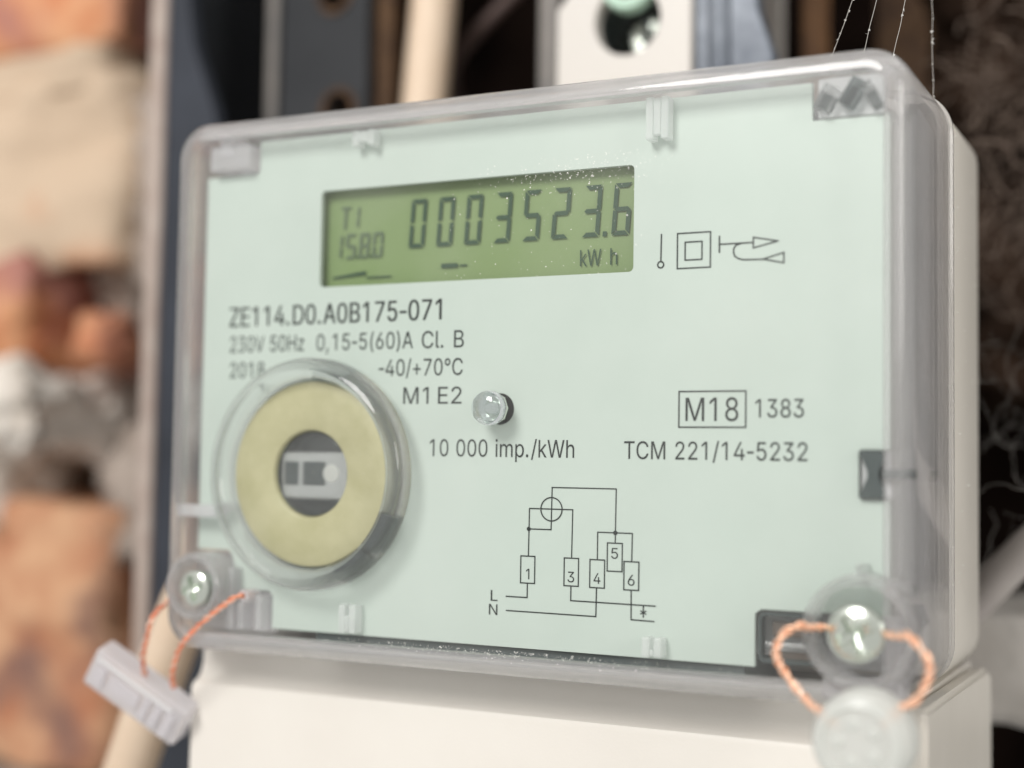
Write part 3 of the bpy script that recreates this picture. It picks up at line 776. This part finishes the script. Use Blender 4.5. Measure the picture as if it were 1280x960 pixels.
# display
dp = add_box('display', -34, 21, 2.0, 2.35, 12.4, 30.6, 'lcd', mt, 0)
SEGY = 1.72
def shp(x, z):
    k = (SEGY - 0.5) / 180.5
    return (x - (90.7 - x) * k, z + (z + 12.7) * k)
SEGS = {'0': 'abcdef', '1': 'bc', '2': 'abged', '3': 'abgcd', '4': 'fgbc', '5': 'afgcd', '6': 'afgedc', '7': 'abc', '8': 'abcdefg', '9': 'abcdfg', 'T': 'xy'}
def digit(ch, x0, z0, w, h, t, slant, gap=0.1):
    m = h / 2
    g = gap
    hx = lambda zc: [(g + t * 0.1, zc), (t * 0.6 + g, zc + t / 2), (w - t * 0.6 - g, zc + t / 2), (w - g - t * 0.1, zc), (w - t * 0.6 - g, zc - t / 2), (t * 0.6 + g, zc - t / 2)]
    top = [(g, h), (w - g, h), (w - t - g * 0.5, h - t), (t + g * 0.5, h - t)]
    bot = [(g, 0), (w - g, 0), (w - t - g * 0.5, t), (t + g * 0.5, t)]
    vl = lambda x, s, z1, z2, e1, e2: [(x, z1), (x + s * t, z1 + e1), (x + s * t, z2 - e2), (x, z2)]
    P = {'a': top, 'd': bot, 'g': hx(m),
         'f': vl(0, 1, m + g, h - g * 1.2, t * 0.35, t), 'b': vl(w, -1, m + g, h - g * 1.2, t * 0.35, t),
         'e': vl(0, 1, g * 1.2, m - g, t, t * 0.35), 'c': vl(w, -1, g * 1.2, m - g, t, t * 0.35),
         'x': [(0, h), (w, h), (w, h - t), (0, h - t)], 'y': [(w / 2 - t / 2, h - t - g), (w / 2 + t / 2, h - t - g), (w / 2 + t / 2, 0), (w / 2 - t / 2, 0)]}
    return [[(x0 + x + z * slant, z0 + z) for x, z in P[s]] for s in SEGS[ch]]
def seg_part(name, pl, m='seg'):
    return polys(name, [[shp(*q) for q in p] for p in pl], SEGY, m, mt, th=0.03)
for ch, x in zip('00035236', (-16.85, -12.15, -7.5, -2.75, 1.9, 6.45, 11.15, 15.65)):
    seg_part('display_digit', digit(ch, x, 19.35, 2.65, 7.25, 0.62, 0.07))
seg_part('display_point', [[(14.35, 19.3), (14.95, 19.3), (15.0, 20.0), (14.4, 20.0)]])
for ch, x in zip('T1', (-29.0, -27.4)):
    seg_part('display_digit', digit(ch, x, 22.9, 1.7, 3.4, 0.36, 0.07, 0.06), 'seg_faint')
for ch, x in zip('1580', (-30.4, -28.0, -25.6, -23.2)):
    seg_part('display_digit', digit(ch, x, 18.3, 1.75, 3.8, 0.42, 0.07, 0.06), 'seg_faint')
seg_part('display_point', [[(-25.95, 18.3), (-25.65, 18.3), (-25.65, 18.7), (-25.95, 18.7)], [(-23.55, 18.3), (-23.25, 18.3), (-23.25, 18.7), (-23.55, 18.7)]])
seg_part('display_bar', [[(-11.2, 16.1), (-8.6, 16.1), (-8.3, 16.4), (-8.6, 16.75), (-11.2, 16.75)], [(-8.1, 16.25), (-6.9, 16.25), (-6.9, 16.5), (-8.1, 16.5)]])
seg_part('display_bar', [[(-30.1, 15.35), (-24.2, 15.75), (-24.2, 16.3), (-25.2, 16.2), (-30.1, 15.6)], [(-24.1, 15.2), (-19.7, 15.2), (-19.7, 15.42), (-24.1, 15.42)]])
x0, z0 = shp(11.0, 15.3)
x1, z1 = shp(14.0, 17.6)
text('display_unit', 'kW', x0, x1 + 0.2, z0, z1 - z0, SEGY, 'seg', mt)
x0, _ = shp(15.2, 15.3)
x1, _ = shp(16.8, 17.6)
text('display_unit', 'h', x0 + 0.35, x1 - 0.2, z0, z1 - z0, SEGY, 'seg', mt)

# pulse light guide
lg = lathe('light_guide', -0.9, -4.6, [(0, -4.95), (1.0, -4.88), (1.8, -4.65), (2.3, -4.3), (2.42, -3.9), (2.42, -2.9), (0, -2.9)], 'lens', mt, 48)
lathe('guide_shine_insert', -0.9, -4.6, [(0, -2.85), (0.6, -2.8), (0.9, -2.4), (1.5, -2.75), (2.3, -2.2), (2.35, -2.0), (0, -2.0)], 'zinc', lg, 9, smooth=False)  # metal insert added behind the lens so its front looks bright silver

# optical port: clear collar, yellowed ring, lens in the middle
PX, PZ = -31.0, -14.3
lathe('port_collar', PX, PZ, [(14.2, -2.0), (14.2, -4.4), (14.7, -5.6), (15.4, -6.1), (16.2, -5.9), (16.9, -5.2), (17.3, -4.2), (17.3, -2.6), (16.4, -2.0)], 'collar', mt, 96, closed=True)
lathe('port_ring', PX, PZ, [(6.35, -2.4), (6.6, -3.0), (7.0, -3.15), (13.3, -3.15), (13.7, -3.0), (13.9, -2.5), (13.9, -0.4), (6.35, -0.4)], 'yellow', mt, 96, closed=True)
lathe('port_wall', PX, PZ, [(6.3, -2.4), (6.2, 1.5), (0, 1.5)], 'dark', mt, 64)
lathe('port_inner_ring', PX, PZ, [(14.15, -1.9), (14.6, -1.9), (14.6, -0.1), (14.15, -0.1)], 'tint', mt, 96, closed=True)
pl = add_box('port_lens', PX - 6.0, PX + 6.0, -1.9, -0.3, PZ - 3.9, PZ + 3.4, 'chrome', mt, 0.75, 6, smooth=True)
lathe('port_lens_cover', PX, PZ, [(0, -3.0), (3.0, -2.9), (5.2, -2.6), (6.2, -2.3), (6.2, -2.1), (0, -2.1)], 'clear', mt, 56)
add_box('photo_diode', PX - 5.2, PX - 2.5, -2.0, -1.6, PZ - 1.8, PZ + 1.9, 'dark', pl, 0.3)
add_box('photo_diode', PX - 1.9, PX + 2.2, -2.0, -1.6, PZ - 1.8, PZ + 1.9, 'dark', pl, 0.3)
lathe('infrared_led', PX + 3.1, PZ + 0.1, [(0, -2.06), (0.9, -2.05), (1.3, -2.02), (1.35, -1.9)], 'dust', pl, 32)
lathe('port_cap', PX, PZ, [(0, 0.6), (5.4, 0.6), (5.9, 1.2)], 'dark', mt, 48)
# dark slivers built into the collar to imitate its refracted dark reflections
for a0, a1 in ((66, 88), (-44, -22), (-70, -48)):
    lathe('collar_dark_sliver', PX, PZ, [(14.3, -3.7), (15.3, -3.7), (15.3, -2.3), (14.3, -2.3)], 'tint' if a0 > 0 else 'dark', mt, 12, closed=True, a0=a0, a1=a1)
add_box('cover_rib', -55.4, -47.8, -3.6, -0.6, -21.3, -19.4, 'milky', mt, 0.3)

# clear clips that hold the plate
for x0, x1, z0, z1 in ((-25.4, -21.6, 34.8, 37.2), (21.6, 24.9, 31.6, 37.4), (-25.9, -23.0, -37.6, -33.4), (21.8, 24.6, -37.6, -35.0)):
    cl = add_box('clip', x0, x0 + 1.1, -2.3, -0.15, z0, z1, 'clipc', mt, 0.2)
    add_box('clip_bar', x1 - 1.1, x1, -2.3, -0.15, z0, z1, 'clipc', cl, 0.2)
    add_box('clip_web', x0 + 1.15, x1 - 1.15, -2.3, -1.2, z0 + (0.6 if z0 > 0 else 0.2), z1 - (0.2 if z0 > 0 else 1.6), 'clipc', cl, 0.15)

# corner fittings seen in the plate's notches
tl = add_box('corner_post', -52.0, -44.4, -2.2, 1.6, 33.0, 37.0, 'milky', mt, 0.4)
add_box('post_web', -50.0, -47.6, -2.4, 2.2, 35.2, 38.4, 'milky', tl, 0.3)
tr = add_box('corner_post', 44.4, 53.4, 0.8, 2.0, 32.9, 38.2, 'chassis', mt, 0.2)
for i, (xa, za, w, h, rot_) in enumerate(((45.0, 33.4, 2.0, 3.4, 0.5), (48.4, 33.6, 1.8, 3.8, 0.55), (51.0, 33.2, 1.5, 3.6, -0.5))):
    M_ = Matrix.Translation((xa + w / 2, 0, za + h / 2)) @ Matrix.Rotation(rot_, 4, 'Y') @ Matrix.Translation((-xa - w / 2, 0, -za - h / 2))
    add_box('post_facet', xa, xa + w, -1.9, 0.7, za, za + h, 'clear' if i != 1 else 'tint', tr, 0.2, m=M_)
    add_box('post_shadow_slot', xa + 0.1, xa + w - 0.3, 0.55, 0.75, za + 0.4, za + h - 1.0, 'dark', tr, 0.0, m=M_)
lt = polys('side_latch', [[(50.1, -10.1), (53.7, -10.1), (52.6, -12.6), (52.6, -13.4), (53.7, -15.9), (50.1, -15.9), (51.2, -13.4), (51.2, -12.6)]], -1.0, 'dark', mt, th=1.6)
add_box('latch_arm', 52.8, 57.0, -0.6, 0.6, -13.5, -12.3, 'dark', lt, 0.2)
add_box('latch_back', 50.0, 54.2, 0.9, 1.6, -16.1, -9.9, 'chassis', lt, 0.2)
add_box('latch_tip', 55.3, 55.6, 11.0, 15.0, -13.9, -12.4, 'dark', lt, 0.1)
pk = loft('pocket', (37.0, 45.4, -37.4, -31.0), 0.8, [(0, 0.2), (0.35, 0.2), (0.5, 1.6)], 'dark', mt, closed=False, cap=False, n=5)
add_box('pocket_slot', 38.4, 44.8, 1.6, 2.3, -34.2, -32.2, 'slot', pk, 0.2)
add_box('pocket_bar', 37.8, 44.9, 0.4, 1.8, -35.5, -34.8, 'rim', pk, 0.2)
add_box('pocket_slot', 38.2, 44.8, 1.6, 2.3, -37.2, -36.0, 'slot', pk, 0.2)

# screws in their clear bosses
def screw(cx, cz, y, R, ang):
    bm = bmesh.new()
    n = 56
    g = {}
    for i in range(n + 1):
        for j in range(n + 1):
            a = (2 * i / n - 1)
            b = (2 * j / n - 1)
            # square to disc
            u = a * math.sqrt(1 - b * b / 2)
            w = b * math.sqrt(1 - a * a / 2)
            rr = math.hypot(u, w)
            hgt = 0.30 * R * math.sqrt(max(0, 1 - (rr * 0.97) ** 2))
            p = u * math.cos(ang) + w * math.sin(ang)
            q = -u * math.sin(ang) + w * math.cos(ang)
            arm = min(abs(p), abs(q))
            if rr < 0.68 and arm < 0.16:
                hgt -= 0.42 * R * (1 - rr / 0.74) + 0.16 * R
            g[i, j] = bm.verts.new((cx + u * R, y - hgt, cz + w * R))
    for i in range(n):
        for j in range(n):
            bm.faces.new((g[i, j], g[i + 1, j], g[i + 1, j + 1], g[i, j + 1]))
    o = from_bm('screw', bm, 'zinc', mt, True)
    sharp(o, 24)
    lathe('screw_washer', cx, cz, [(R, y), (R * 1.0, y + 1.5), (R * 0.5, y + 1.5), (R * 0.5, y + 8)], 'zinc', o, 40)
    return o
screw(50.65, -32.45, -4.5, 3.55, 0.5)
screw(-50.7, -32.2, -4.5, 2.75, 0.3)
rb = lathe('screw_boss', 51.3, -32.2, [(5.9, -6.6), (6.6, -6.6), (6.9, -6.2), (7.1, -4.1), (7.0, 2.0), (6.2, 2.0), (5.7, -4.0), (5.7, -6.2)], 'rim', mt, 64, closed=True)
add_box('boss_floor', 45.7, 55.6, 0.9, 2.2, -37.6, -30.75, 'milky', rb, 0.3)
add_box('boss_web', 46.2, 55.9, -3.3, 1.9, -40.6, -38.2, 'milky', rb, 0.3)
add_box('boss_rib', 50.4, 51.4, -3.9, 20, -25.3, -24.1, 'rim', rb, 0.1)
lb = lathe('screw_boss', -50.6, -31.9, [(4.2, -5.6), (4.8, -5.6), (5.1, -5.2), (5.3, -4.1), (5.2, 2.0), (4.6, 2.0), (4.0, -4.0), (4.0, -5.2)], 'rim', mt, 64, closed=True)
add_box('boss_floor', -55.2, -39.6, 0.9, 2.2, -38.9, -27.0, 'milky', lb, 0.3)
add_box('boss_wall', -46.3, -45.2, -2.3, 0.85, -38.4, -29.0, 'milky', lb, 0.2)
add_box('boss_wall', -41.0, -39.9, -2.3, 0.85, -38.2, -33.0, 'milky', lb, 0.2)
add_box('boss_wall', -44.2, -43.3, -2.3, 0.85, -38.2, -34.2, 'milky', lb, 0.2)
lathe('wire_hole', -41.8, -32.9, [(0.5, -4.3), (0.9, -4.3), (0.9, -1.0), (0.5, -1.0)], 'milky', lb, 24, closed=True)

# cream terminal cover below
bm = bmesh.new()
sec = [(4.3, -150), (4.0, -48.9), (4.25, -48.1), (4.9, -47.75), (5.7, -47.3), (6.4, -46.5), (6.8, -45.2), (7.0, -42.4), (58, -42.4), (58, -150)]
for xs_ in (-58.4, 54.6):
    for y, z in sec:
        bm.verts.new((xs_, y, z))
bm.verts.ensure_lookup_table()
n = len(sec)
for i in range(n):
    bm.faces.new((bm.verts[i], bm.verts[(i + 1) % n], bm.verts[n + (i + 1) % n], bm.verts[n + i]))
bm.faces.new(bm.verts[:n])
bm.faces.new(bm.verts[n:])
bmesh.ops.recalc_face_normals(bm, faces=bm.faces)
bmesh.ops.bevel(bm, geom=[e for e in bm.edges if abs(e.verts[0].co.x - e.verts[1].co.x) < 1 and e.verts[0].co.x < 0], offset=0.9, segments=3, affect='EDGES')
tco = from_bm('terminal_cover', bm, 'tcover', mt, True)
sharp(tco, 30)
bm = bmesh.new()
sec = [(3.9, -150), (3.9, -43.4), (4.7, -42.4), (56.5, -43.2), (59.5, -45.0), (59.5, -150)]
for xs_ in (54.7, 57.6):
    for y, z in sec:
        bm.verts.new((xs_, y, z))
bm.verts.ensure_lookup_table()
n = len(sec)
for i in range(n):
    bm.faces.new((bm.verts[i], bm.verts[(i + 1) % n], bm.verts[n + (i + 1) % n], bm.verts[n + i]))
bm.faces.new(bm.verts[:n])
bm.faces.new(bm.verts[n:])
bmesh.ops.recalc_face_normals(bm, faces=bm.faces)
bmesh.ops.bevel(bm, geom=bm.edges[:], offset=0.7, segments=3, affect='EDGES')
o = from_bm('end_wall', bm, 'case', tco, True)
sharp(o, 30)

# dust on the window and the lower edge
bm = bmesh.new()
def fleck(x, y, z, r):
    vs = [bm.verts.new((x + rnd.gauss(0, r), y + rnd.uniform(-r, r) * 0.4, z + rnd.gauss(0, r))) for _ in range(4)]
    for t in ((0, 1, 2), (0, 1, 3), (0, 2, 3), (1, 2, 3)):
        bm.faces.new([vs[i] for i in t])
for _ in range(260):
    fleck(rnd.gauss(13, 7), -4.08, 27.6 + rnd.gauss(0, 1.4), rnd.uniform(0.03, 0.10))
for _ in range(160):
    fleck(rnd.uniform(-8, 22), -4.08, rnd.uniform(13, 30), rnd.uniform(0.03, 0.085))
for _ in range(420):
    fleck(rnd.gauss(2, 14), -4.12, -38.0 - abs(rnd.gauss(0, 0.5)), rnd.uniform(0.03, 0.075))
for _ in range(120):
    fleck(rnd.uniform(-45, 50), -4.08, rnd.uniform(-36, 36), rnd.uniform(0.02, 0.05))
for _ in range(60):
    fleck(57.25, rnd.uniform(24.5, 50), rnd.uniform(-38, 36), rnd.uniform(0.05, 0.12))
for _ in range(60):
    fleck(57.5, rnd.uniform(23.2, 25.4), rnd.uniform(-38, 36), rnd.uniform(0.05, 0.12))
from_bm('dust', bm, 'dust', mt, kind='stuff')

# ------------------------------------------------------------------ wire seals
sl = thing('wire_seal', (-65, 0, -50), 'clear rectangular seal hanging on twisted red wire at the lower left', 'seal')
M_ = Matrix.Translation((-65.3, 1.0, -50.0)) @ Matrix.Rotation(math.radians(33), 4, 'Y') @ Matrix.Rotation(math.radians(14), 4, 'Z') @ Matrix.Rotation(math.radians(10), 4, 'X')
bm = bmesh.new()
box(bm, -9.2, 9.2, -2.2, 2.2, -3.6, 3.6, 0.6, 2, M_)
tg = from_bm('seal_tag', bm, 'tag', sl)
for i, (xa, xb, za, zb) in enumerate(((-8.2, 6.8, 2.1, 2.6), (-4.8, 1.0, -1.4, 1.2), (1.8, 3.0, -2.4, 1.6), (3.9, 5.2, -2.4, 1.6), (6.2, 7.6, -2.8, 1.9), (-7.8, -5.8, -2.0, 1.4))):
    add_box('tag_ridge', xa, xb, -2.75, -2.1, za, zb, 'tag' if i else 'chassis', tg, 0.15, m=M_)
twisted('wire_strand', [(-41.8, -1.5, -32.9), (-42.6, -5.2, -33.2), (-48.4, -5.6, -37.4), (-53.2, -4.5, -41.4), (-56.5, -2.2, -46.0), (-58.4, 0.5, -48.5)], 0.24, 0.25, 2.4, 'red_wire', sl)
twisted('wire_strand', [(-57.6, 2.0, -33.0), (-58.2, -4.8, -36.6), (-59.8, -4.4, -40.6), (-62.2, -3.0, -44.2), (-64.2, 0.5, -47.5)], 0.22, 0.22, 2.4, 'red_wire', sl)

sr = thing('wire_seal', (53, -10, -44), 'round frosted white seal on twisted copper wire below the right screw', 'seal')
so = lathe('seal_disc', 53.1, -43.9, [(0, -14.2), (3.9, -14.1), (5.2, -13.6), (5.8, -12.6), (5.8, -8.2), (5.2, -7.4), (0, -7.2)], 'seal', sr, 56)
lathe('seal_rim', 53.1, -43.9, [(4.0, -14.15), (4.2, -14.7), (4.8, -14.5), (5.0, -13.7)], 'seal', so, 56)
for a in range(5):
    an = 0.6 + a * 1.26
    lathe('seal_dimple', 53.1 + 2.3 * math.cos(an), -43.9 + 2.3 * math.sin(an), [(0, -14.75), (0.5, -14.6), (0.8, -14.1)], 'seal', so, 16)
twisted('wire_strand', [(45.4, -7.2, -31.8), (44.6, -8.6, -31.7), (42.9, -9.4, -32.4), (42.2, -9.5, -34.8), (43.4, -9.6, -37.5), (45.9, -10.0, -40.2), (48.1, -10.3, -41.4), (50.2, -10.6, -42.6)], 0.28, 0.28, 3.0, 'copper', sr)
twisted('wire_strand', [(56.6, -7.2, -32.0), (57.6, -8.4, -32.0), (59.0, -9.2, -32.8), (60.3, -9.2, -34.6), (60.0, -9.4, -36.7), (58.7, -9.8, -39.0), (56.8, -10.2, -40.5), (55.2, -10.6, -42.2)], 0.28, 0.28, 3.0, 'copper', sr)
twisted('wire_strand', [(45.4, -7.2, -31.8), (46.8, -4.4, -32.0), (50, -0.8, -32.2), (54.4, -4.4, -32.0), (56.6, -7.2, -32.0)], 0.26, 0.26, 3.0, 'copper', sr)

# ------------------------------------------------------------------ cobwebs
cw = thing('cobweb', (50, 15, 45), 'fine dusty cobweb threads hanging above the top right corner of the meter', 'cobweb')
for a, b in (((46.8, 17, 57.8), (41.2, 14, 40.8)), ((50.4, 18, 62), (46.1, 14, 40.7)), ((54.2, 18, 62), (50.6, 14, 40.7)), ((53.6, 30, 62), (54.2, 28, 40.6))):
    a, b = Vector(a), Vector(b)
    pts = [a.lerp(b, i / 8) + Vector((rnd.gauss(0, 0.06), 0, 0)) for i in range(9)]
    t_ = tube('thread', pts, lambda q: 0.035, 'web', cw, 5, 6)
    bm = bmesh.new()
    for _ in range(16):
        p = a.lerp(b, rnd.random())
        rr = rnd.uniform(0.08, 0.16)
        vs = [bm.verts.new(p + Vector((rnd.gauss(0, rr), rnd.gauss(0, rr), rnd.gauss(0, rr)))) for _ in range(4)]
        for t in ((0, 1, 2), (0, 1, 3), (0, 2, 3), (1, 2, 3)):
            bm.faces.new([vs[i] for i in t])
    from_bm('dust_bead', bm, 'dust', t_, kind='stuff')
def tangle(name, cnt, cx, cy, cz, sx, sy, sz, rad, steps, mat, seed, label):
    rr = random.Random(seed)
    bm = bmesh.new()
    for _ in range(cnt):
        p = Vector((cx + rr.uniform(-sx, sx), cy + rr.uniform(-sy, sy), cz + rr.uniform(-sz, sz)))
        d = Vector((rr.gauss(0, 1), rr.gauss(0, 0.6), rr.gauss(0, 1))).normalized()
        pts = [p]
        for _ in range(steps):
            d = (d + Vector((rr.gauss(0, 0.5), rr.gauss(0, 0.4), rr.gauss(0, 0.5)))).normalized()
            p = p + d * rr.uniform(1.2, 3.2)
            pts.append(p)
        tube_bm(bm, catmull(pts, 4), rr.uniform(*rad), 5)
    o = from_bm(name, bm, mat, None, True)
    o['kind'] = 'stuff'
    tag(o, label, 'cobweb')
tangle('cobweb_tangle', 240, 60, 104, 48, 14, 18, 26, (0.05, 0.26), 6, 'web_dark', 3, 'woolly brown cobweb tangle in the dark right of the meter top')
tangle('cobweb_tangle', 34, 62, 70, -6, 9, 10, 16, (0.01, 0.03), 6, 'web', 5, 'fine pale cobweb strands in the dark right of the meter middle')
